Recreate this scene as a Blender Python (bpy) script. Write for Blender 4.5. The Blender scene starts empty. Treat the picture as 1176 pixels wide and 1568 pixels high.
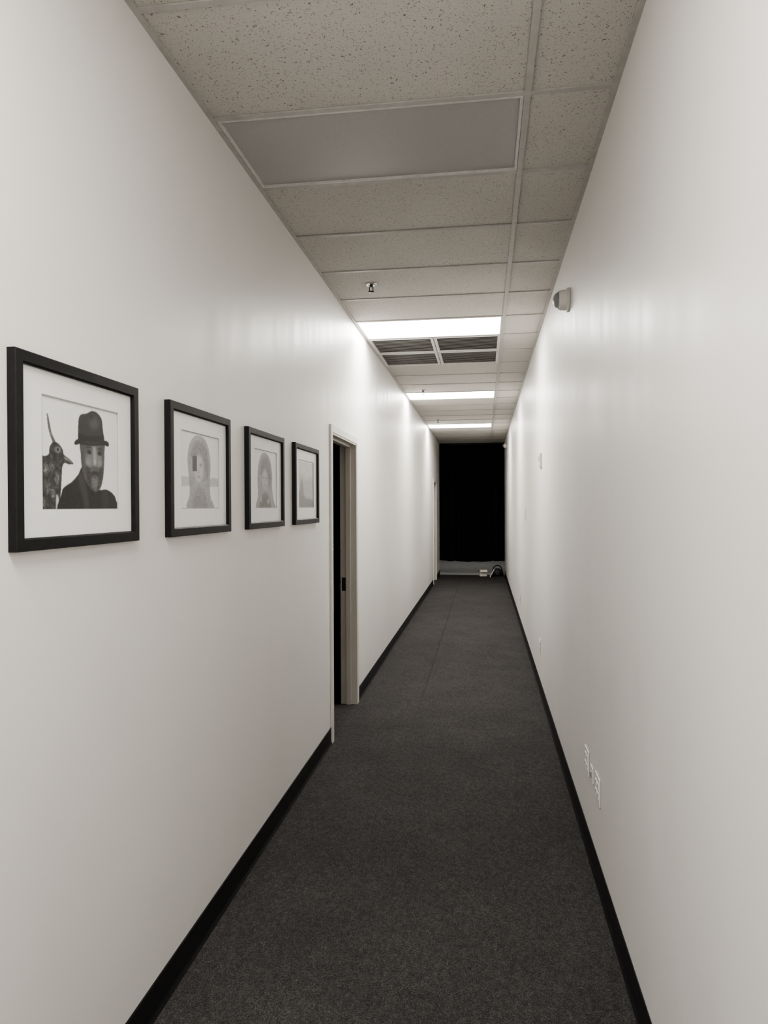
import bpy, bmesh, math, random
import numpy as np
from mathutils import Vector, Matrix, Euler
random.seed(7)
S = bpy.context.scene
COL = S.collection

# ------------------------------------------------------------------ dimensions (metres)
XL, XR = -1.055, 0.485          # corridor side walls
CAMZ, CZ = 1.636, 3.146         # eye height, ceiling height
Y0, Y1 = -3.46, 16.9            # corridor ends
G0, GP = 2.637, 0.6096          # ceiling grid origin / pitch
XT = XL + 1.219                 # longitudinal T bar
WT = 0.115

# ------------------------------------------------------------------ materials
def mat(name, col=(0.8,)*3, rough=0.6, metal=0.0, coat=0.0, coat_r=0.1, spec=0.5):
    m = bpy.data.materials.new(name); m.use_nodes = True
    b = m.node_tree.nodes['Principled BSDF']
    b.inputs['Base Color'].default_value = (*col, 1)
    b.inputs['Roughness'].default_value = rough
    b.inputs['Metallic'].default_value = metal
    b.inputs['Coat Weight'].default_value = coat
    b.inputs['Coat Roughness'].default_value = coat_r
    b.inputs['Specular IOR Level'].default_value = spec
    return m, m.node_tree, b

def noise(nt, scale, detail=2, dist=0.0, rough=0.5, sc=None):
    tc = nt.nodes.new('ShaderNodeTexCoord'); n = nt.nodes.new('ShaderNodeTexNoise')
    n.inputs['Scale'].default_value = scale; n.inputs['Detail'].default_value = detail
    n.inputs['Distortion'].default_value = dist; n.inputs['Roughness'].default_value = rough
    if sc:
        mp = nt.nodes.new('ShaderNodeMapping'); mp.inputs['Scale'].default_value = sc
        nt.links.new(tc.outputs['Object'], mp.inputs['Vector']); nt.links.new(mp.outputs[0], n.inputs['Vector'])
    else:
        nt.links.new(tc.outputs['Object'], n.inputs['Vector'])
    return n

def ramp(nt, src, stops):
    r = nt.nodes.new('ShaderNodeValToRGB'); e = r.color_ramp.elements
    while len(e) < len(stops): e.new(0.5)
    for el, (p, c) in zip(e, stops):
        el.position = p; el.color = (*c, 1) if len(c) == 3 else c
    nt.links.new(src, r.inputs[0]); return r

def bump(nt, b, src, strength, dist=0.002):
    bp = nt.nodes.new('ShaderNodeBump'); bp.inputs['Strength'].default_value = strength
    bp.inputs['Distance'].default_value = dist
    nt.links.new(src, bp.inputs['Height']); nt.links.new(bp.outputs[0], b.inputs['Normal'])

def mixc(nt, a, bb, fac=None, mode='MULTIPLY', f=1.0):
    m = nt.nodes.new('ShaderNodeMix'); m.data_type = 'RGBA'; m.blend_type = mode
    m.inputs[0].default_value = f
    if fac is not None: nt.links.new(fac, m.inputs[0])
    for s, i in ((a, 6), (bb, 7)):
        if isinstance(s, tuple): m.inputs[i].default_value = (*s, 1)
        else: nt.links.new(s, m.inputs[i])
    return m.outputs[2]

# painted drywall, satin
M_wall, nt, b = mat('wall_paint', (0.76, 0.75, 0.73), 0.42, spec=0.4)
n = noise(nt, 1.3, 2); r = ramp(nt, n.outputs[0], [(0.3, (0.77, 0.752, 0.727)), (0.7, (0.80, 0.782, 0.757))])
nt.links.new(r.outputs[0], b.inputs['Base Color'])
n2 = noise(nt, 160, 2); bump(nt, b, n2.outputs[0], 0.10, 0.001)
n3 = noise(nt, 3, 2, sc=(1, 2.2, 0.25)); r3 = ramp(nt, n3.outputs[0], [(0.3, (0.37,)*3), (0.7, (0.45,)*3)])
nt.links.new(r3.outputs[0], b.inputs['Roughness'])

# carpet
M_carpet, nt, b = mat('carpet_charcoal', (0.06,)*3, 0.95, spec=0.12)
n = noise(nt, 210, 3, rough=0.7); r = ramp(nt, n.outputs[0], [(0.30, (0.018, 0.0172, 0.0172)), (0.50, (0.051, 0.049, 0.0485)), (0.72, (0.118, 0.113, 0.111))])
n2 = noise(nt, 2.2, 4, rough=0.65); r2 = ramp(nt, n2.outputs[0], [(0.3, (0.84,)*3), (0.7, (1.10, 1.09, 1.09))])
c = mixc(nt, r.outputs[0], r2.outputs[0])
n4 = noise(nt, 55, 2, rough=0.6, sc=(1, 0.6, 1)); r4 = ramp(nt, n4.outputs[0], [(0.3, (0.78,)*3), (0.7, (1.15, 1.15, 1.15))])
c = mixc(nt, c, r4.outputs[0])
# woven-in seam running down the far part of the hall
geo = nt.nodes.new('ShaderNodeNewGeometry'); sx = nt.nodes.new('ShaderNodeSeparateXYZ'); nt.links.new(geo.outputs['Position'], sx.inputs[0])
nw = noise(nt, 3, 3)
ma = nt.nodes.new('ShaderNodeMath'); ma.operation = 'MULTIPLY_ADD'; ma.inputs[1].default_value = 0.03; ma.inputs[2].default_value = 0.515
nt.links.new(nw.outputs[0], ma.inputs[0])
mb = nt.nodes.new('ShaderNodeMath'); mb.operation = 'ADD'; nt.links.new(sx.outputs[0], mb.inputs[0]); nt.links.new(ma.outputs[0], mb.inputs[1])
mc = nt.nodes.new('ShaderNodeMath'); mc.operation = 'ABSOLUTE'; nt.links.new(mb.outputs[0], mc.inputs[0])
rs = ramp(nt, mc.outputs[0], [(0.0, (0.72,)*3), (0.016, (1, 1, 1))])
mr = nt.nodes.new('ShaderNodeMapRange'); mr.inputs['From Min'].default_value = 5.2; mr.inputs['From Max'].default_value = 6.4
nt.links.new(sx.outputs[1], mr.inputs['Value'])
c = mixc(nt, c, rs.outputs[0], fac=mr.outputs[0])
nt.links.new(c, b.inputs['Base Color']); bump(nt, b, n.outputs[0], 0.6, 0.004)

# acoustic tile
M_tile, nt, b = mat('acoustic_tile', (0.72,)*3, 0.95, spec=0.1)
n = noise(nt, 125, 1.5, dist=1.4); r = ramp(nt, n.outputs[0], [(0.325, (0.36, 0.34, 0.31)), (0.37, (1, 1, 1))])
v = nt.nodes.new('ShaderNodeTexVoronoi'); v.inputs['Scale'].default_value = 150
tc = nt.nodes.new('ShaderNodeTexCoord'); nt.links.new(tc.outputs['Object'], v.inputs['Vector'])
rv = ramp(nt, v.outputs['Distance'], [(0.10, (0.50, 0.48, 0.45)), (0.17, (1, 1, 1))])
c = mixc(nt, r.outputs[0], rv.outputs[0])
nb = noise(nt, 1.1, 2); rb = ramp(nt, nb.outputs[0], [(0.3, (0.55, 0.53, 0.495)), (0.7, (0.61, 0.59, 0.555))])
c = mixc(nt, rb.outputs[0], c); nt.links.new(c, b.inputs['Base Color']); bump(nt, b, r.outputs[0], 0.4, 0.002)

def simple(name, col, rough=0.5, ns=40, amt=0.08, **k):
    m, nt, b = mat(name, col, rough, **k)
    n = noise(nt, ns, 2)
    r = ramp(nt, n.outputs[0], [(0.3, tuple(x*(1-amt) for x in col)), (0.7, tuple(min(1, x*(1+amt)) for x in col))])
    nt.links.new(r.outputs[0], b.inputs['Base Color']); return m

M_grid = simple('grid_white_metal', (0.47, 0.455, 0.435), 0.45, 20)
M_lensoff = simple('lens_unlit', (0.42, 0.413, 0.405), 0.4, 300, 0.10)
M_fix = simple('fixture_white_metal', (0.62, 0.61, 0.59), 0.4)
M_dark = simple('duct_black', (0.004,)*3, 0.8)
M_slat = simple('grille_slat', (0.30, 0.295, 0.285), 0.45)
M_base = simple('vinyl_base_black', (0.010, 0.010, 0.011), 0.45, 30, 0.2, spec=0.3)
M_frame = simple('black_wood', (0.007, 0.007, 0.0075), 0.5, 60, 0.25, spec=0.25)
M_matb = simple('mat_board', (0.84, 0.84, 0.84), 0.6, 200, 0.02, coat=0.4, coat_r=0.08)
M_line = simple('mat_bevel_shadow', (0.42, 0.42, 0.42), 0.7)  # bevel strip; its grey also stands in for the mat's shadow line
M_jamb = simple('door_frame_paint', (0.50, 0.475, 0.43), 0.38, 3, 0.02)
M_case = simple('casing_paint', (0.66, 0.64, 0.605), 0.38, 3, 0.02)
M_steel = simple('brushed_steel', (0.55, 0.54, 0.52), 0.3, 80, 0.1, metal=1)
M_bronze = simple('dark_bronze', (0.05, 0.045, 0.04), 0.4, 80, 0.1, metal=0.7)
M_leaf = simple('door_leaf_wood', (0.10, 0.07, 0.05), 0.5, 8, 0.3)
M_plast = simple('white_plastic', (0.78, 0.77, 0.74), 0.35, 50, 0.02)
M_greyp = simple('grey_plastic', (0.30, 0.30, 0.30), 0.3, 50, 0.05)
M_slot = simple('slot_black', (0.02,)*3, 0.6)
M_curt = simple('black_velvet', (0.006, 0.006, 0.0068), 0.85, 30, 0.3, spec=0.12)
M_conc = simple('concrete_floor', (0.40, 0.40, 0.39), 0.6, 5, 0.12)
M_dwall = simple('dim_room_shade', (0.03, 0.03, 0.03), 0.8)  # near-black so the unlit room stays dark: shade put into the colour
M_card = simple('white_card', (0.75, 0.72, 0.66), 0.7)
M_brown = simple('brown_card', (0.30, 0.22, 0.14), 0.8)
M_nylon = simple('black_nylon', (0.012,)*3, 0.6)
# monochrome photographic print: tone comes from the print's own colour attribute, plus fine film grain
M_print, nt, b = mat('photo_print', (0.8,)*3, 0.55, coat=0.3, coat_r=0.08)
at = nt.nodes.new('ShaderNodeAttribute'); at.attribute_name = 'tone'
n = noise(nt, 900, 2); r = ramp(nt, n.outputs[0], [(0.3, (0.90,)*3), (0.7, (1.06,)*3)])
nt.links.new(mixc(nt, at.outputs['Color'], r.outputs[0]), b.inputs['Base Color'])
def emis(name, col, st):
    m, nt, b = mat(name, (0.8,)*3, 0.4)
    n = noise(nt, 220, 1); r = ramp(nt, n.outputs[0], [(0.3, tuple(x*0.96 for x in col)), (0.7, col)])
    nt.links.new(r.outputs[0], b.inputs['Emission Color']); b.inputs['Emission Strength'].default_value = st
    return m
M_lit = emis('lit_diffuser', (1.0, 0.972, 0.925), 31.0)
M_lit2 = emis('studio_fill', (1.0, 0.96, 0.9), 28.0)  # glow of the added studio lamp

# ------------------------------------------------------------------ mesh builder
class B:
    def __init__(s): s.bm = bmesh.new(); s.mats = []
    def mi(s, m):
        if m not in s.mats: s.mats.append(m)
        return s.mats.index(m)
    def box(s, x0, x1, y0, y1, z0, z1, m, bev=0.0, M=None):
        r = bmesh.ops.create_cube(s.bm, size=1.0)
        vs = r['verts']; c = Vector(((x0+x1)/2, (y0+y1)/2, (z0+z1)/2))
        for v in vs: v.co = Vector((v.co.x*(x1-x0), v.co.y*(y1-y0), v.co.z*(z1-z0))) + c
        fs = list({f for v in vs for f in v.link_faces})
        for f in fs: f.material_index = s.mi(m)
        if bev > 0:
            es = list({e for f in fs for e in f.edges})
            r2 = bmesh.ops.bevel(s.bm, geom=es, offset=bev, segments=2, affect='EDGES', profile=0.6)
            for f in r2['faces']: f.material_index = s.mi(m)
            vs = list({v for f in r2['faces'] for v in f.verts} | {v for v in vs if v.is_valid})
        if M is not None:
            for v in vs: v.co = M @ v.co
    def lathe(s, prof, m, M, n=28, smooth=True):
        """prof: list of (r, h); axis local +Z, placed with M"""
        rings = []
        for r, h in prof:
            if r < 1e-6: rings.append([s.bm.verts.new(M @ Vector((0, 0, h)))])
            else: rings.append([s.bm.verts.new(M @ Vector((r*math.cos(2*math.pi*i/n), r*math.sin(2*math.pi*i/n), h))) for i in range(n)])
        for a, c in zip(rings, rings[1:]):
            for i in range(n):
                j = (i+1) % n
                q = [a[i] if len(a) > 1 else a[0]]
                if len(a) > 1: q.append(a[j])
                if len(c) > 1: q += [c[j], c[i]]
                else: q.append(c[0])
                if len(q) >= 3:
                    f = s.bm.faces.new(q); f.material_index = s.mi(m); f.smooth = smooth
    def done(s, name, parent=None, recalc=True):
        if recalc: bmesh.ops.recalc_face_normals(s.bm, faces=s.bm.faces)
        cs = [v.co for v in s.bm.verts]
        lo = Vector([min(c[i] for c in cs) for i in range(3)]); hi = Vector([max(c[i] for c in cs) for i in range(3)])
        ctr = (lo+hi)/2
        for v in s.bm.verts: v.co -= ctr
        me = bpy.data.meshes.new(name); s.bm.to_mesh(me); s.bm.free()
        for m in s.mats: me.materials.append(m)
        o = bpy.data.objects.new(name, me); COL.objects.link(o); o.location = ctr
        if parent: o.parent = parent; o.location = ctr - parent.location
        return o
def empty(name, loc):
    e = bpy.data.objects.new(name, None); e.location = loc; e.empty_display_size = 0.1; COL.objects.link(e); return e

# ------------------------------------------------------------------ shell
D1 = (4.80, 5.75, 2.165)     # near door rough opening
D2 = (14.75, 15.70, 2.165)   # far door rough opening
w = B()
xo = XL - WT
w.box(xo, XL, Y0, D1[0], 0, CZ+0.12, M_wall)
w.box(xo, XL, D1[0], D1[1], D1[2], CZ+0.12, M_wall)
w.box(xo, XL, D1[1], D2[0], 0, CZ+0.12, M_wall)
w.box(xo, XL, D2[0], D2[1], D2[2], CZ+0.12, M_wall)
w.box(xo, XL, D2[1], Y1, 0, CZ+0.12, M_wall)
w.done('wall_left')
w = B(); w.box(XR, XR+WT, Y0, Y1, 0, CZ+0.12, M_wall); w.done('wall_right')
w = B(); w.box(xo, XR+WT, Y0-WT, Y0, 0, CZ+0.12, M_wall); w.done('wall_back')
w = B(); w.box(-4.2, XR+WT, Y0-WT, Y1+0.02, -0.06, 0, M_carpet)
w.done('floor')
w = B(); w.box(-4.2, 3.6, Y1+0.02, 23.2, -0.065, -0.004, M_conc); w.done('floor_studio')

# side room behind the near door (dark)
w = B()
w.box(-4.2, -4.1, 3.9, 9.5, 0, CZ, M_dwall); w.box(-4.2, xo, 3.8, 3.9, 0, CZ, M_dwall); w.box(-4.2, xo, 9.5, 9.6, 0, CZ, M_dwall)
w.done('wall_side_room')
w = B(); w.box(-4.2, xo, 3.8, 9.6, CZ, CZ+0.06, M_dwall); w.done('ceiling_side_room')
# studio past the curtain
w = B()
w.box(-4.2, -4.1, Y1, 23.2, 0, CZ, M_dwall); w.box(3.5, 3.6, Y1, 23.2, 0, CZ, M_dwall)
w.box(-4.2, 3.6, 23.1, 23.2, 0, CZ, M_dwall)
w.box(-4.1, xo, Y1, Y1+0.1, 0, CZ, M_dwall); w.box(XR+WT, 3.5, Y1, Y1+0.1, 0, CZ, M_dwall)
w.done('wall_studio')
w = B(); w.box(-4.2, 3.6, Y1, 23.2, CZ+0.02, CZ+0.1, M_dwall); w.done('ceiling_studio')

# ------------------------------------------------------------------ ceiling
ks = list(range(-10, 24))
gy = lambda k: G0 + GP*k
lights_on = [-8, -4, 5, 11, 17]; light_off = 0
grille_k = [6, 7]
w = B()
for k in ks:
    y0, y1 = max(gy(k), Y0), min(gy(k+1), Y1)
    if y1 <= y0: continue
    dz = random.uniform(0, 0.0015)
    if not (k in lights_on or k == light_off or k in grille_k):
        w.box(XL, XT, y0+0.002, y1-0.002, CZ+0.006+dz, CZ+0.022, M_tile)
    dz = random.uniform(0, 0.0015)
    w.box(XT, XR, y0+0.002, y1-0.002, CZ+0.006+dz, CZ+0.022, M_tile)
w.box(xo, XR+WT, Y0, Y1, CZ+0.10, CZ+0.12, M_dark)
w.done('ceiling')
g = B(); hb = 0.012
for k in ks:
    y = gy(k)
    if Y0 < y < Y1:
        g.box(XL+0.02, XT-hb, y-hb, y+hb, CZ, CZ+0.006, M_grid)
        g.box(XT+hb, XR-0.02, y-hb, y+hb, CZ, CZ+0.006, M_grid)
g.box(XT-hb, XT+hb, Y0, Y1, CZ-0.0005, CZ+0.006, M_grid)
g.box(XL, XL+0.02, Y0, Y1, CZ-0.001, CZ+0.006, M_grid)
g.box(XR-0.02, XR, Y0, Y1, CZ-0.001, CZ+0.006, M_grid)
g.box(XL+0.02, XR-0.02, Y1-0.02, Y1, CZ-0.001, CZ+0.006, M_grid)
g.done('trim_ceiling_grid')

def panel(k, lit):
    y0, y1 = gy(k)+hb+0.001, gy(k+1)-hb-0.001; x0, x1 = XL+0.021, XT-hb-0.001
    e = empty('ceiling_light_panel', ((x0+x1)/2, (y0+y1)/2, CZ))
    f = B(); t = 0.012
    f.box(x0, x1, y0, y0+t, CZ, CZ+0.02, M_fix, 0.002); f.box(x0, x1, y1-t, y1, CZ, CZ+0.02, M_fix, 0.002)
    f.box(x0, x0+t, y0+t, y1-t, CZ, CZ+0.02, M_fix, 0.002); f.box(x1-t, x1, y0+t, y1-t, CZ, CZ+0.02, M_fix, 0.002)
    f.box(x0, x1, y0, y1, CZ+0.07, CZ+0.09, M_fix)
    f.done('door_frame', e)
    l = B(); N = 24
    # lens sheet, slightly sagging
    xs = [x0+t+(x1-x0-2*t)*i/N for i in range(N+1)]; ys = [y0+t+(y1-y0-2*t)*j/8 for j in range(9)]
    sag = 0.006 if not lit else 0.003
    grid = [[l.bm.verts.new((x, y, CZ+0.010 - sag*math.sin(math.pi*i/N)*math.sin(math.pi*j/8))) for j, y in enumerate(ys)] for i, x in enumerate(xs)]
    for i in range(N):
        for j in range(8):
            fc = l.bm.faces.new([grid[i][j], grid[i][j+1], grid[i+1][j+1], grid[i+1][j]]); fc.smooth = True
            fc.material_index = l.mi(M_lit if lit else M_lensoff)
    l.done('diffuser', e)
for k in lights_on: panel(k, True)
panel(0, False)

# return air grilles: four 2x2 ft louvred faces
def grille(x0, x1, y0, y1):
    e = empty('air_return_grille', ((x0+x1)/2, (y0+y1)/2, CZ))
    f = B(); t = 0.026
    z0, z1 = CZ-0.004, CZ+0.010
    f.box(x0, x1, y0, y0+t, z0, z1, M_fix, 0.002); f.box(x0, x1, y1-t, y1, z0, z1, M_fix, 0.002)
    f.box(x0, x0+t, y0+t, y1-t, z0, z1, M_fix, 0.002); f.box(x1-t, x1, y0+t, y1-t, z0, z1, M_fix, 0.002)
    f.done('frame', e)
    s = B(); n = 11
    for i in range(n):
        y = y0+t+(y1-y0-2*t)*(i+0.5)/n
        s.box(x0+t, x1-t, y-0.0075, y+0.0075, CZ+0.0026, CZ+0.0034, M_slat)
    s.done('louvres', e)
    s = B(); s.box(x0, x1, y0, y1, CZ+0.06, CZ+0.07, M_dark)
    s.box(x0+0.002, x0+t-0.004, y0, y1, CZ+0.012, CZ+0.06, M_dark); s.box(x1-t+0.004, x1-0.002, y0, y1, CZ+0.012, CZ+0.06, M_dark)
    s.box(x0, x1, y1-0.006, y1-0.002, CZ+0.012, CZ+0.06, M_dark); s.box(x0, x1, y0+0.002, y0+0.006, CZ+0.012, CZ+0.06, M_dark)
    s.done('duct_box', e)
xm = (XL+XT)/2
for k in grille_k:
    grille(XL+0.021, xm-0.003, gy(k)+hb+0.001, gy(k+1)-hb-0.001)
    grille(xm+0.003, XT-hb-0.001, gy(k)+hb+0.001, gy(k+1)-hb-0.001)

# sprinklers
def sprinkler(x, y):
    s = B(); M = Matrix.Translation((x, y, CZ+0.006)) @ Matrix.Rotation(math.pi, 4, 'X')
    s.lathe([(0, 0), (0.040, 0), (0.040, 0.003), (0.032, 0.010), (0.018, 0.012), (0.014, 0.004)], M_steel, M)
    s.lathe([(0, 0.0), (0.011, 0.0), (0.011, 0.022), (0, 0.022)], M_bronze, M)
    for a in (-1, 1):
        s.box(-0.003+a*0.012, 0.003+a*0.012, -0.003, 0.003, 0.02, 0.05, M_bronze, 0.001, M)
    s.box(-0.015, 0.015, -0.003, 0.003, 0.048, 0.053, M_bronze, 0.001, M)
    s.lathe([(0, 0.053), (0.021, 0.053), (0.021, 0.0565), (0, 0.0565)], M_bronze, M)
    s.done('sprinkler_head')
for x, y in ((-0.755, 4.74), (-0.78, 9.15), (-0.79, 12.3)): sprinkler(x, y)

# ------------------------------------------------------------------ baseboards
def base(y0, y1, side, name):
    s = B(); h = 0.112
    if side < 0: prof = [(XL, 0), (XL+0.012, 0), (XL+0.006, 0.012), (XL+0.004, 0.02), (XL+0.004, h-0.003), (XL+0.002, h), (XL, h)]
    else: prof = [(XR, 0), (XR-0.012, 0), (XR-0.006, 0.012), (XR-0.004, 0.02), (XR-0.004, h-0.003), (XR-0.002, h), (XR, h)]
    a = [s.bm.verts.new((x, y0, z)) for x, z in prof]; c = [s.bm.verts.new((x, y1, z)) for x, z in prof]
    n = len(prof)
    for i in range(n):
        f = s.bm.faces.new([a[i], a[(i+1) % n], c[(i+1) % n], c[i]]); f.material_index = s.mi(M_base)
    s.bm.faces.new(a); s.bm.faces.new(c[::-1])
    return s.done(name)
base(Y0, 1.46, -1, 'baseboard_left'); base(1.464, 4.755, -1, 'baseboard_left')
base(5.795, 14.70, -1, 'baseboard_left'); base(15.75, Y1, -1, 'baseboard_left')
base(Y0, Y1, 1, 'baseboard_right')

# ------------------------------------------------------------------ doors
def door(name, D, leaf_open):
    y0, y1, zt = D; e = empty(name, (XL-WT/2, (y0+y1)/2, 0))
    xf, xb = XL+0.014, xo-0.012; cw = 0.045; t = 0.022
    f = B()
    # jamb linings
    f.box(xb, xf-0.004, y0, y0+t, 0, zt-t, M_jamb); f.box(xb, xf-0.004, y1-t, y1, 0, zt-t, M_jamb)
    f.box(xb, xf-0.004, y0, y1, zt-t, zt, M_jamb)
    # stops
    sx0, sx1 = xb+0.048, xb+0.088
    f.box(sx0, sx1, y0+t, y0+t+0.016, 0, zt-t-0.016, M_jamb, 0.002); f.box(sx0, sx1, y1-t-0.016, y1-t, 0, zt-t-0.016, M_jamb, 0.002)
    f.box(sx0, sx1, y0+t, y1-t, zt-t-0.016, zt-t, M_jamb, 0.002)
    f.done('jamb', e)
    f = B()
    for xa, xc in ((XL, xf), (xb, xo)):
        f.box(xa, xc, y0-cw, y0+0.008, 0, zt+cw, M_case, 0.002); f.box(xa, xc, y1-0.008, y1+cw, 0, zt+cw, M_case, 0.002)
        f.box(xa, xc, y0+0.008, y1-0.008, zt-0.008, zt+cw, M_case, 0.002)
    f.done('casing', e)
    W = y1-y0-2*t-0.006
    f = B(); T = 0.044
    f.box(0, W, 0, T, 0.008, zt-t-0.004, M_leaf if leaf_open else M_case, 0.002)
    # lever handles and rose both faces
    for sgn, yy in ((-1, 0), (1, T)):
        R = Matrix.Translation((W-0.07, yy, 0.98)) @ Matrix.Rotation(-sgn*math.pi/2, 4, 'X')
        f.lathe([(0, 0), (0.028, 0), (0.026, 0.01), (0.010, 0.012), (0.010, 0.045), (0, 0.045)], M_steel, R)
        ya, yb = sorted((yy+sgn*0.036, yy+sgn*0.050)); f.box(W-0.19, W-0.06, ya, yb, 0.972, 0.990, M_steel, 0.005)
    if leaf_open:   # hinged on near jamb, swung into the side room
        f_o = f.done('leaf', None)
        c = f_o.location.copy()
        R = Matrix.Translation((xb-0.004, y0+t+0.004, 0)) @ Matrix.Rotation(math.radians(180), 4, 'Z') @ Matrix.Translation((0, -T, 0))
        mw = R @ Matrix.Translation(c); f_o.parent = e
        f_o.location = mw.translation - e.location; f_o.rotation_euler = mw.to_euler()
    else:
        f_o = f.done('leaf', None); c = f_o.location.copy()
        R = Matrix.Translation((sx0-0.001, y0+t+0.003, 0)) @ Matrix.Rotation(math.radians(90), 4, 'Z')
        mw = R @ Matrix.Translation(c)
        f_o.parent = e; f_o.location = mw.translation - e.location; f_o.rotation_euler = mw.to_euler()
    # strike plate on the far jamb and hinges on the near
    f = B()
    f.box(xb+0.012, xb+0.045, y1-t-0.002, y1-t+0.001, 0.94, 1.05, M_bronze, 0.0005)
    for z in (0.25, 1.05, 1.88): f.box(xb+0.004, xb+0.04, y0+t-0.001, y0+t+0.002, z-0.05, z+0.05, M_bronze)
    f.done('hardware', e)
door('door_1', D1, True); door('door_2', D2, False)

# steel shelving in the side room, seen through the door slit
s = B()
for x in (-1.86, -1.40):
    for y in (6.6, 7.5): s.box(x-0.015, x+0.015, y-0.015, y+0.015, 0, 1.35, M_bronze)
for z in (0.15, 0.6, 0.95, 1.30): s.box(-1.87, -1.39, 6.59, 7.51, z, z+0.02, M_bronze)
for z in (0.17, 0.62, 0.97):
    y = 6.65
    while y < 7.4:
        wd = random.uniform(0.08, 0.18); h = random.uniform(0.12, 0.28)
        s.box(-1.82, -1.42, y, min(y+wd, 7.47), z, z+h, random.choice([M_nylon, M_nylon, M_card, M_steel]), 0.008); y += wd+0.02
s.done('storage_shelf')

# ------------------------------------------------------------------ framed prints
def cr(pts, n=6):
    out = []; L = len(pts)
    for i in range(L):
        p0, p1, p2, p3 = (Vector(pts[(i+j-1) % L]) for j in range(4))
        for k in range(n):
            t = k/n
            q = 0.5*((2*p1)+(-p0+p2)*t+(2*p0-5*p1+4*p2-p3)*t*t+(-p0+3*p1-3*p2+p3)*t**3)
            out.append((q.x, q.y))
    return out
PW, PH = 250, 196
UU, VV = np.meshgrid(np.linspace(0, 1, PW), np.linspace(0, 1, PH))
rng = np.random.RandomState(3)
def blur(a, s):
    if s < 0.3: return a
    r = int(3*s)+1; k = np.exp(-0.5*(np.arange(-r, r+1)/s)**2); k /= k.sum()
    p = np.pad(a, r, mode='edge')
    p = np.apply_along_axis(lambda m: np.convolve(m, k, 'same'), 0, p)
    p = np.apply_along_axis(lambda m: np.convolve(m, k, 'same'), 1, p)
    return p[r:-r, r:-r]
def nz(s, sy=None):
    a = rng.randn(PH, PW); a = blur(a, s); a /= a.std(); return np.clip(a, -2, 2)
NZ = {'fine': nz(0.7), 'mid': nz(1.8), 'big': nz(5)}
def pip(pts):
    ins = np.zeros(UU.shape, bool); n = len(pts)
    for i in range(n):
        x1, y1 = pts[i]; x2, y2 = pts[(i+1) % n]
        if y1 == y2: continue
        c = ((y1 > VV) != (y2 > VV)) & (UU < (x2-x1)*(VV-y1)/(y2-y1)+x1)
        ins ^= c
    return ins.astype(float)
def paint(layers, bg=0.82):
    img = np.full(UU.shape, bg); sil = None
    for L in layers:
        val, bl, pts = L[:3]; tex = L[3] if len(L) > 3 else None; smooth = not (len(L) > 4 and L[4] == 'hard')
        m = blur(pip(cr(pts, 6) if smooth else pts), bl)
        if bl > 1.0 and sil is not None: m = m*sil       # soft shading stays inside the last hard outline
        if bl <= 1.0 and bl > 0.45: sil = m
        v = np.full(UU.shape, val)
        if tex: v = v*np.exp(tex[1]*NZ[tex[0]])
        img = img*(1-m)+v*m
    return np.clip(img, 0.003, 0.85)
def ell(cx, cy, a, b_, n=14, rot=0):
    o = []
    for i in range(n):
        t = 2*math.pi*i/n; x, y = a*math.cos(t), b_*math.sin(t)
        o.append((cx+x*math.cos(rot)-y*math.sin(rot), cy+x*math.sin(rot)+y*math.cos(rot)))
    return o
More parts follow.
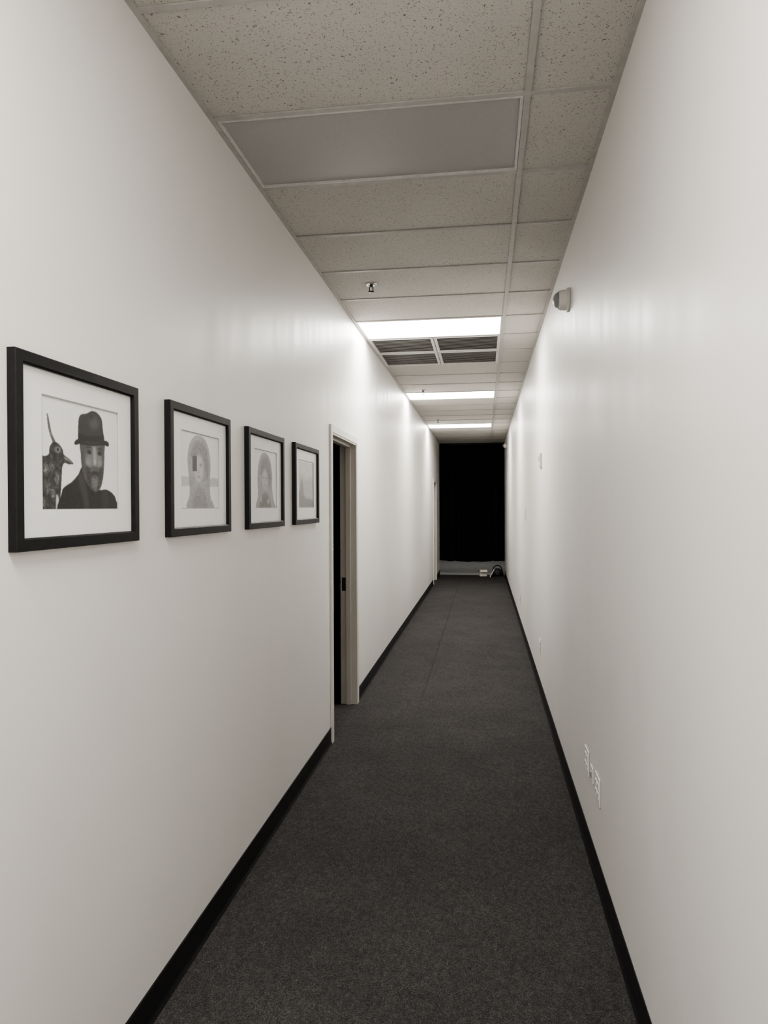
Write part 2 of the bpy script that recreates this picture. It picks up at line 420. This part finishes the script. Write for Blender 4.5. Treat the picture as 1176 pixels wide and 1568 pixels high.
man = [
 (0.10, 0.6, [(0.072,0.84),(0.080,0.75),(0.100,0.67),(0.145,0.585),(0.19,0.57),(0.165,0.615),(0.127,0.68),(0.105,0.76),(0.090,0.82)], ('mid', 0.2)),
 # bird
 (0.030, 0.7, [(-0.05,0.43),(0.05,0.47),(0.09,0.49),(0.10,0.55),(0.14,0.60),(0.20,0.595),(0.25,0.55),(0.27,0.50),(0.33,0.47),(0.385,0.425),(0.33,0.415),(0.27,0.42),(0.245,0.37),(0.24,0.30),(0.23,0.18),(0.215,0.06),(0.20,-0.05),(-0.05,-0.05)], ('mid', 0.4)),
 (0.16, 1.6, ell(0.195,0.535,0.035,0.028)), (0.20, 1.3, [(0.28,0.48),(0.33,0.462),(0.37,0.432),(0.31,0.45),(0.275,0.46)]),
 (0.12, 3.0, ell(0.06,0.36,0.03,0.05), ('fine',0.6)), (0.09, 3.0, ell(0.13,0.38,0.025,0.045), ('fine',0.6)),
 (0.16, 2.6, ell(0.185,0.28,0.018,0.055), ('fine',0.5)), (0.10, 3.0, ell(0.07,0.20,0.03,0.05), ('fine',0.6)),
 (0.14, 2.6, ell(0.135,0.15,0.018,0.05), ('fine',0.6)), (0.11, 2.6, ell(0.03,0.07,0.02,0.04), ('fine',0.6)),
 (0.55, 1.2, [(0.175,0.13),(0.20,0.10),(0.205,-0.02),(0.175,-0.02)]),
 (0.006, 0.4, ell(0.195,0.54,0.012,0.014)),
 # coat
 (0.010, 0.7, [(0.235,-0.05),(0.235,0.15),(0.27,0.21),(0.36,0.26),(0.44,0.33),(0.50,0.40),(0.60,0.24),(0.72,0.20),(0.84,0.20),(0.93,0.16),(0.975,0.10),(0.985,-0.05)], ('mid', 0.2)),
 (0.035, 2.5, [(0.44,0.30),(0.49,0.34),(0.55,0.20),(0.58,0.06),(0.54,0.0),(0.49,0.14)]),
 (0.022, 2.5, [(0.78,0.18),(0.84,0.18),(0.86,0.06),(0.82,0.0),(0.77,0.04)]),
 # face
 (0.06, 0.8, [(0.475,0.64),(0.475,0.52),(0.485,0.42),(0.51,0.33),(0.56,0.25),(0.63,0.19),(0.70,0.18),(0.75,0.22),(0.785,0.32),(0.80,0.44),(0.805,0.56),(0.80,0.66),(0.64,0.68)], ('mid', 0.10)),
 (0.15, 5.0, ell(0.655,0.50,0.115,0.14), ('big', 0.1)),
 (0.22, 3.0, ell(0.575,0.455,0.03,0.04)), (0.22, 3.0, ell(0.735,0.455,0.028,0.04)),
 (0.28, 2.2, [(0.645,0.60),(0.675,0.60),(0.69,0.47),(0.675,0.43),(0.65,0.44)]),
 (0.42, 1.5, ell(0.668,0.465,0.010,0.022)),
 (0.022, 2.0, ell(0.59,0.555,0.036,0.026)), (0.022, 2.0, ell(0.735,0.555,0.034,0.026)),
 (0.18, 1.2, ell(0.59,0.52,0.022,0.007)), (0.18, 1.2, ell(0.735,0.52,0.022,0.007)),
 (0.006, 1.1, ell(0.593,0.547,0.018,0.009)), (0.006, 1.1, ell(0.733,0.547,0.018,0.009)),
 (0.010, 1.2, [(0.535,0.585),(0.59,0.61),(0.64,0.59),(0.59,0.592)]), (0.010, 1.2, [(0.69,0.59),(0.74,0.61),(0.785,0.585),(0.74,0.592)]),
 (0.02, 1.2, [(0.63,0.435),(0.66,0.418),(0.705,0.435),(0.668,0.424)]),
 (0.04, 2.0, [(0.545,0.42),(0.585,0.41),(0.60,0.36),(0.57,0.33),(0.545,0.37)]), (0.04, 2.0, [(0.735,0.41),(0.775,0.42),(0.78,0.36),(0.755,0.33)]),
 # moustache and greying beard
 (0.035, 2.2, [(0.575,0.39),(0.66,0.415),(0.75,0.39),(0.765,0.33),(0.74,0.25),(0.70,0.19),(0.66,0.16),(0.61,0.19),(0.57,0.26),(0.555,0.33)], ('fine', 0.25)),
 (0.13, 3.2, [(0.62,0.31),(0.665,0.32),(0.71,0.31),(0.705,0.25),(0.69,0.20),(0.665,0.175),(0.64,0.20),(0.62,0.25)], ('fine', 0.22)),
 (0.12, 1.8, [(0.60,0.385),(0.66,0.40),(0.725,0.385),(0.70,0.375),(0.66,0.385),(0.62,0.372)], ('fine', 0.2)),
 (0.006, 1.2, [(0.62,0.358),(0.67,0.366),(0.715,0.358),(0.67,0.35)]),
 # hat
 (0.025, 0.7, [(0.455,0.62),(0.445,0.76),(0.455,0.86),(0.49,0.90),(0.56,0.92),(0.63,0.955),(0.70,0.95),(0.765,0.90),(0.785,0.80),(0.80,0.66),(0.70,0.64),(0.55,0.62)], ('mid', 0.08)),
 (0.07, 6.0, ell(0.66,0.84,0.07,0.06)), (0.010, 3.0, [(0.58,0.93),(0.62,0.86),(0.66,0.93),(0.62,0.90)]),
 (0.008, 1.2, [(0.44,0.715),(0.60,0.705),(0.80,0.735),(0.81,0.67),(0.62,0.645),(0.44,0.655)]),
 (0.010, 0.6, [(0.405,0.60),(0.405,0.64),(0.47,0.668),(0.60,0.657),(0.72,0.667),(0.82,0.69),(0.87,0.672),(0.862,0.632),(0.79,0.640),(0.68,0.622),(0.58,0.612),(0.48,0.620)]),
 (0.04, 1.5, [(0.50,0.645),(0.62,0.642),(0.78,0.668),(0.62,0.65)]),
]
p2 = [
 (0.50, 0.8, [(-0.02,0.29),(1.02,0.31),(1.02,0.43),(-0.02,0.41)], ('big', 0.05), 'hard'),
 (0.34, 0.9, [(0.17,-0.02),(0.22,0.20),(0.20,0.40),(0.17,0.66),(0.24,0.86),(0.38,0.96),(0.56,0.96),(0.70,0.86),(0.77,0.64),(0.75,0.40),(0.76,0.18),(0.84,-0.02)], ('mid', 0.10)),
 (0.20, 5, [(0.24,0.68),(0.31,0.84),(0.45,0.90),(0.62,0.86),(0.70,0.68),(0.71,0.44),(0.64,0.40),(0.60,0.60),(0.50,0.72),(0.34,0.64)], ('mid', 0.12)),
 (0.50, 4, ell(0.45,0.53,0.115,0.18), ('big', 0.03)),
 (0.15, 2, ell(0.50,0.585,0.03,0.016)), (0.30, 2, ell(0.45,0.50,0.015,0.03)), (0.16, 1.5, ell(0.455,0.425,0.04,0.010)),
 (0.24, 5, [(0.30,-0.02),(0.34,0.20),(0.46,0.30),(0.60,0.24),(0.68,-0.02)], ('mid', 0.12)),
 (0.035, 0.42, [(0.29,0.49),(0.405,0.495),(0.405,0.70),(0.29,0.69)], None, 'hard'),
 (0.30, 2, ell(0.25,0.34,0.05,0.05)), (0.30, 2, ell(0.69,0.33,0.04,0.05)),
]
p3 = [
 (0.30, 0.9, [(0.12,-0.02),(0.17,0.22),(0.15,0.50),(0.20,0.75),(0.33,0.92),(0.52,0.95),(0.70,0.86),(0.80,0.62),(0.80,0.35),(0.88,0.12),(0.93,-0.02)], ('mid', 0.10)),
 (0.17, 5, [(0.26,0.62),(0.34,0.82),(0.52,0.88),(0.68,0.78),(0.75,0.55),(0.68,0.34),(0.60,0.55),(0.48,0.68),(0.34,0.58)], ('mid', 0.12)),
 (0.44, 4, ell(0.47,0.49,0.115,0.165)),
 (0.10, 1.6, ell(0.42,0.525,0.028,0.014)), (0.10, 1.6, ell(0.53,0.52,0.028,0.014)), (0.28, 2, ell(0.475,0.465,0.015,0.03)),
 (0.14, 1.5, ell(0.48,0.40,0.045,0.010)),
 (0.13, 5, [(0.25,-0.02),(0.30,0.18),(0.46,0.27),(0.62,0.22),(0.74,-0.02)], ('mid', 0.15)),
 (0.40, 2.5, ell(0.30,0.16,0.03,0.06)), (0.40, 2.5, ell(0.62,0.12,0.04,0.04)),
]
p4 = [
 (0.58, 0.8, [(-0.02,-0.02),(1.02,-0.02),(1.02,0.96),(-0.02,0.96)], ('big', 0.04), 'hard'),
 (0.42, 8, [(-0.1,0.60),(0.22,0.68),(0.50,0.60),(0.78,0.64),(1.1,0.56),(1.1,-0.1),(-0.1,-0.1)], ('mid', 0.05)),
 (0.18, 5, [(-0.1,0.30),(0.22,0.34),(0.48,0.22),(0.74,0.20),(1.1,0.12),(1.1,-0.1),(-0.1,-0.1)], ('mid', 0.15)),
 (0.22, 3, [(0.12,0.28),(0.15,0.52),(0.23,0.60),(0.30,0.50),(0.33,0.28)], ('mid', 0.12)),
]
def picture(y0, art, OW=0.566, OH=0.460):
    zb = 1.537; y1 = y0+OW; z1 = zb+OH; cy, cz = (y0+y1)/2, (zb+z1)/2
    e = empty('picture_frame', (XL, cy, cz)); d = 0.022; fw = 0.030
    f = B()
    # mitred moulding
    prof = [(0, 0), (0, d-0.002), (0.002, d), (fw-0.004, d), (fw, d-0.004), (fw, 0.004), (fw, 0)]
    rings = []
    for off, h in prof:
        rings.append([f.bm.verts.new((XL+h, yy, zz)) for yy, zz in ((y0+off, zb+off), (y1-off, zb+off), (y1-off, z1-off), (y0+off, z1-off))])
    n = len(prof)
    for i in range(n):
        a, c = rings[i], rings[(i+1) % n]
        for j in range(4):
            q = f.bm.faces.new([a[j], a[(j+1) % 4], c[(j+1) % 4], c[j]]); q.material_index = f.mi(M_frame)
    f.done('moulding', e)
    ow, oh = 0.354, 0.278; oy0, oz0 = cy+0.004-ow/2, cz+0.004-oh/2; oy1, oz1 = oy0+ow, oz0+oh
    m = B(); xa, xb = XL+0.007, XL+0.010; i0, i1, j0, j1 = y0+fw-0.002, y1-fw+0.002, zb+fw-0.002, z1-fw+0.002
    m.box(xa, xb, i0, oy0, j0, j1, M_matb); m.box(xa, xb, oy1, i1, j0, j1, M_matb)
    m.box(xa, xb, oy0, oy1, j0, oz0, M_matb); m.box(xa, xb, oy0, oy1, oz1, j1, M_matb)
    t = 0.0022; xc, xd = xa-0.001, xb-0.0006
    m.box(xc, xd, oy0, oy0+t, oz0, oz1, M_line); m.box(xc, xd, oy1-t, oy1, oz0, oz1, M_line)
    m.box(xc, xd, oy0, oy1, oz0, oz0+t, M_line); m.box(xc, xd, oy0, oy1, oz1-t, oz1, M_line)
    m.done('mat_board', e)
    # the print: a flat sheet with its photographic tones stored per vertex
    img = paint(art); mg = 0.001; xp = 0.0065
    ys = oy0-mg+(ow+2*mg)*UU - cy; zs = oz0-mg+(oh+2*mg)*VV - cz
    co_ = np.stack([np.full(UU.shape, xp), ys, zs], -1).reshape(-1, 3)
    idx = np.arange(PW*PH).reshape(PH, PW)
    faces = np.stack([idx[:-1, :-1], idx[:-1, 1:], idx[1:, 1:], idx[1:, :-1]], -1).reshape(-1, 4)
    me = bpy.data.meshes.new('print'); me.from_pydata(co_.tolist(), [], faces.tolist())
    ca = me.color_attributes.new('tone', 'FLOAT_COLOR', 'POINT')
    cc = np.ones((PW*PH, 4), np.float32); cc[:, :3] = img.reshape(-1, 1); ca.data.foreach_set('color', cc.ravel())
    me.materials.append(M_print); o = bpy.data.objects.new('print', me); COL.objects.link(o); o.parent = e
for y, art in ((1.44, man), (2.222, p2), (3.012, p3), (3.795, p4)): picture(y, art)

# ------------------------------------------------------------------ right wall devices
Rx = Matrix.Rotation(-math.pi/2, 4, 'Y')   # local +Z -> world -X
def detector(y, z, sc=1.0):
    s = B(); M = Matrix.Translation((XR, y, z)) @ Rx @ Matrix.Scale(sc, 4)
    s.lathe([(0, 0), (0.068, 0), (0.068, 0.012), (0.064, 0.016), (0.058, 0.016)], M_plast, M, 40)
    s.lathe([(0.058, 0.014), (0.058, 0.022), (0.055, 0.052), (0.050, 0.060), (0.044, 0.064)], M_plast, M, 40)
    s.lathe([(0.050, 0.060), (0.047, 0.066), (0.043, 0.066)], M_greyp, M, 40)
    s.lathe([(0.044, 0.062), (0.040, 0.074), (0.030, 0.084), (0.016, 0.090), (0, 0.091)], M_greyp, M, 40)
    s.done('smoke_detector')
detector(4.13, 2.81); detector(15.5, 2.95, 0.85)
XP = XR-0.0003
def plate(y, z, name, w=0.07, h=0.115, kind='outlet', gangs=1):
    s = B(); s.box(XP-0.006, XP, y-w/2, y+w/2, z-h/2, z+h/2, M_plast, 0.002)
    s.box(XP-0.0015, XP, y-w/2-0.002, y+w/2+0.002, z-h/2-0.002, z+h/2+0.002, M_greyp)
    for g in range(gangs):
        yc = y + (g-(gangs-1)/2)*0.046
        if kind == 'outlet':
            for dz in (-0.02, 0.02):
                s.box(XP-0.009, XP-0.005, yc-0.016, yc+0.016, z+dz-0.014, z+dz+0.014, M_plast, 0.001)
                for dy in (-0.006, 0.006): s.box(XP-0.0094, XP-0.008, yc+dy-0.001, yc+dy+0.001, z+dz-0.003, z+dz+0.006, M_slot)
        elif kind == 'switch':
            s.box(XP-0.012, XP-0.005, yc-0.016, yc+0.016, z-0.033, z+0.033, M_plast, 0.002)
        elif kind == 'data':
            s.box(XP-0.012, XP-0.005, yc-0.012, yc+0.012, z-0.012, z+0.012, M_greyp, 0.001)
    s.done(name)
plate(3.44, 0.425, 'wall_outlet', 0.118, gangs=2); plate(3.285, 0.42, 'data_jack', 0.07, 0.07, 'data'); plate(3.12, 0.418, 'wall_outlet', 0.118, gangs=2)
plate(6.3, 0.41, 'wall_outlet', 0.118, gangs=2); plate(9.6, 0.38, 'data_jack', 0.07, 0.115, 'data'); plate(13.6, 0.38, 'wall_outlet')
plate(8.4, 1.55, 'light_switch', 0.118, 0.118, 'switch', 2)
s = B(); s.box(XR-0.020, XR+0.002, 6.08, 6.17, 1.965, 2.08, M_plast, 0.002); s.box(XR-0.022, XR-0.018, 6.095, 6.155, 2.02, 2.06, M_greyp, 0.001)
s.box(XR-0.0035, XR+0.002, 6.07, 6.18, 1.955, 2.09, M_greyp, 0.001); s.done('thermostat')

# ------------------------------------------------------------------ curtain at the end
def curtain():
    e = empty('blackout_curtain', (-0.28, Y1+0.16, 0))
    c = B(); N = 260; R = 10; xa, xb = -1.6, 1.1; rows = []
    for j in range(R+1):
        t = j/R; row = []
        for i in range(N+1):
            x = xa+(xb-xa)*i/N; u = i/N
            hem = 0.335 + 0.03*math.cos(u*5.2+0.6) + 0.006*math.sin(u*40)
            z = hem+(CZ-0.03-hem)*t
            y = Y1+0.16 + (0.040*math.sin(x*34+1.2*math.sin(x*5)) + 0.012*math.sin(x*71+1))*(1-0.25*t) + 0.01*math.sin(3*x+4*t)
            row.append(c.bm.verts.new((x, y, z)))
        rows.append(row)
    for j in range(R):
        for i in range(N):
            f = c.bm.faces.new([rows[j][i], rows[j][i+1], rows[j+1][i+1], rows[j+1][i]]); f.smooth = True; f.material_index = c.mi(M_curt)
    c.done('cloth', e)
    r = B(); r.box(xa, xb, Y1+0.145, Y1+0.175, CZ-0.03, CZ+0.02, M_nylon); r.done('track', e)
curtain()
# unseen lamp added in the studio to brighten the floor below the hem
s = B(); s.box(-0.9, 0.3, 19.6, 19.9, CZ-0.06, CZ+0.02, M_fix, 0.005); s.box(-0.87, 0.27, 19.62, 19.88, CZ-0.066, CZ-0.058, M_lit2); s.done('added_light_studio')

# props on the floor at the curtain
s = B()
M = Matrix.Translation((-0.03, 16.68, 0.0)) @ Matrix.Rotation(math.radians(12), 4, 'Z')
s.box(-0.08, 0.08, -0.08, 0.08, 0, 0.15, M_card, 0.004, M)
for a, y0, sg in ((35, -0.08, -1), (-40, 0.08, 1)):
    F = M @ Matrix.Translation((0, y0, 0.15)) @ Matrix.Rotation(math.radians(a), 4, 'X')
    s.box(-0.08, 0.08, min(0, sg*0.08), max(0, sg*0.08), -0.003, 0.001, M_card if sg < 0 else M_brown, 0, F)
s.box(-0.07, 0.07, -0.065, 0.065, 0.148, 0.152, M_brown, 0, M)
s.done('cardboard_box')
s = B()
prof = [(0.13, 0.0), (0.145, 0.04), (0.13, 0.11), (0.09, 0.16), (0.04, 0.18), (0, 0.18)]
M = Matrix.Translation((0.31, 16.70, 0.0)) @ Matrix.Diagonal((1, 0.62, 1, 1))
s.lathe([(0, 0)] + prof, M_nylon, M, 24)
pts = [Vector((0.31+0.11*math.cos(a), 16.70, 0.12+0.13*math.sin(a))) for a in [math.pi*i/12 for i in range(13)]]
for p, q in zip(pts, pts[1:]):
    d = q-p; Mq = Matrix.Translation((p+q)/2) @ d.to_track_quat('Z', 'Y').to_matrix().to_4x4()
    s.box(-0.008, 0.008, -0.014, 0.014, -d.length/2-0.003, d.length/2+0.003, M_nylon, 0, Mq)
s.done('duffel_bag')
s = B()
M = Matrix.Translation((0.13, 16.42, 0.0)) @ Matrix.Rotation(math.radians(28), 4, 'Y')
s.box(-0.006, 0.006, -0.09, 0.09, 0.003, 0.21, M_card, 0.001, M); s.box(-0.008, -0.006, -0.07, 0.07, 0.02, 0.19, M_matb, 0, M)
s.box(-0.014, -0.004, -0.03, 0.03, 0.185, 0.215, M_steel, 0.001, M)
s.done('clipboard')

# ------------------------------------------------------------------ world, camera
wd = bpy.data.worlds.new('World'); S.world = wd; wd.use_nodes = True
wd.node_tree.nodes['Background'].inputs[0].default_value = (0.02, 0.02, 0.02, 1)
cam = bpy.data.cameras.new('camera'); co = bpy.data.objects.new('camera', cam); COL.objects.link(co)
cam.sensor_fit = 'HORIZONTAL'; cam.sensor_width = 36; cam.lens = 36*1077/1176; cam.clip_start = 0.02
co.location = (0, 0, CAMZ)
R = Matrix.Rotation(math.radians(8.09), 4, 'Z') @ Matrix.Rotation(math.radians(90-0.43), 4, 'X') @ Matrix.Rotation(math.radians(-0.25), 4, 'Z')
co.rotation_euler = R.to_euler()
S.camera = co
S.view_settings.view_transform = 'AgX'
S.view_settings.look = 'AgX - Medium High Contrast'
S.view_settings.exposure = 0.0
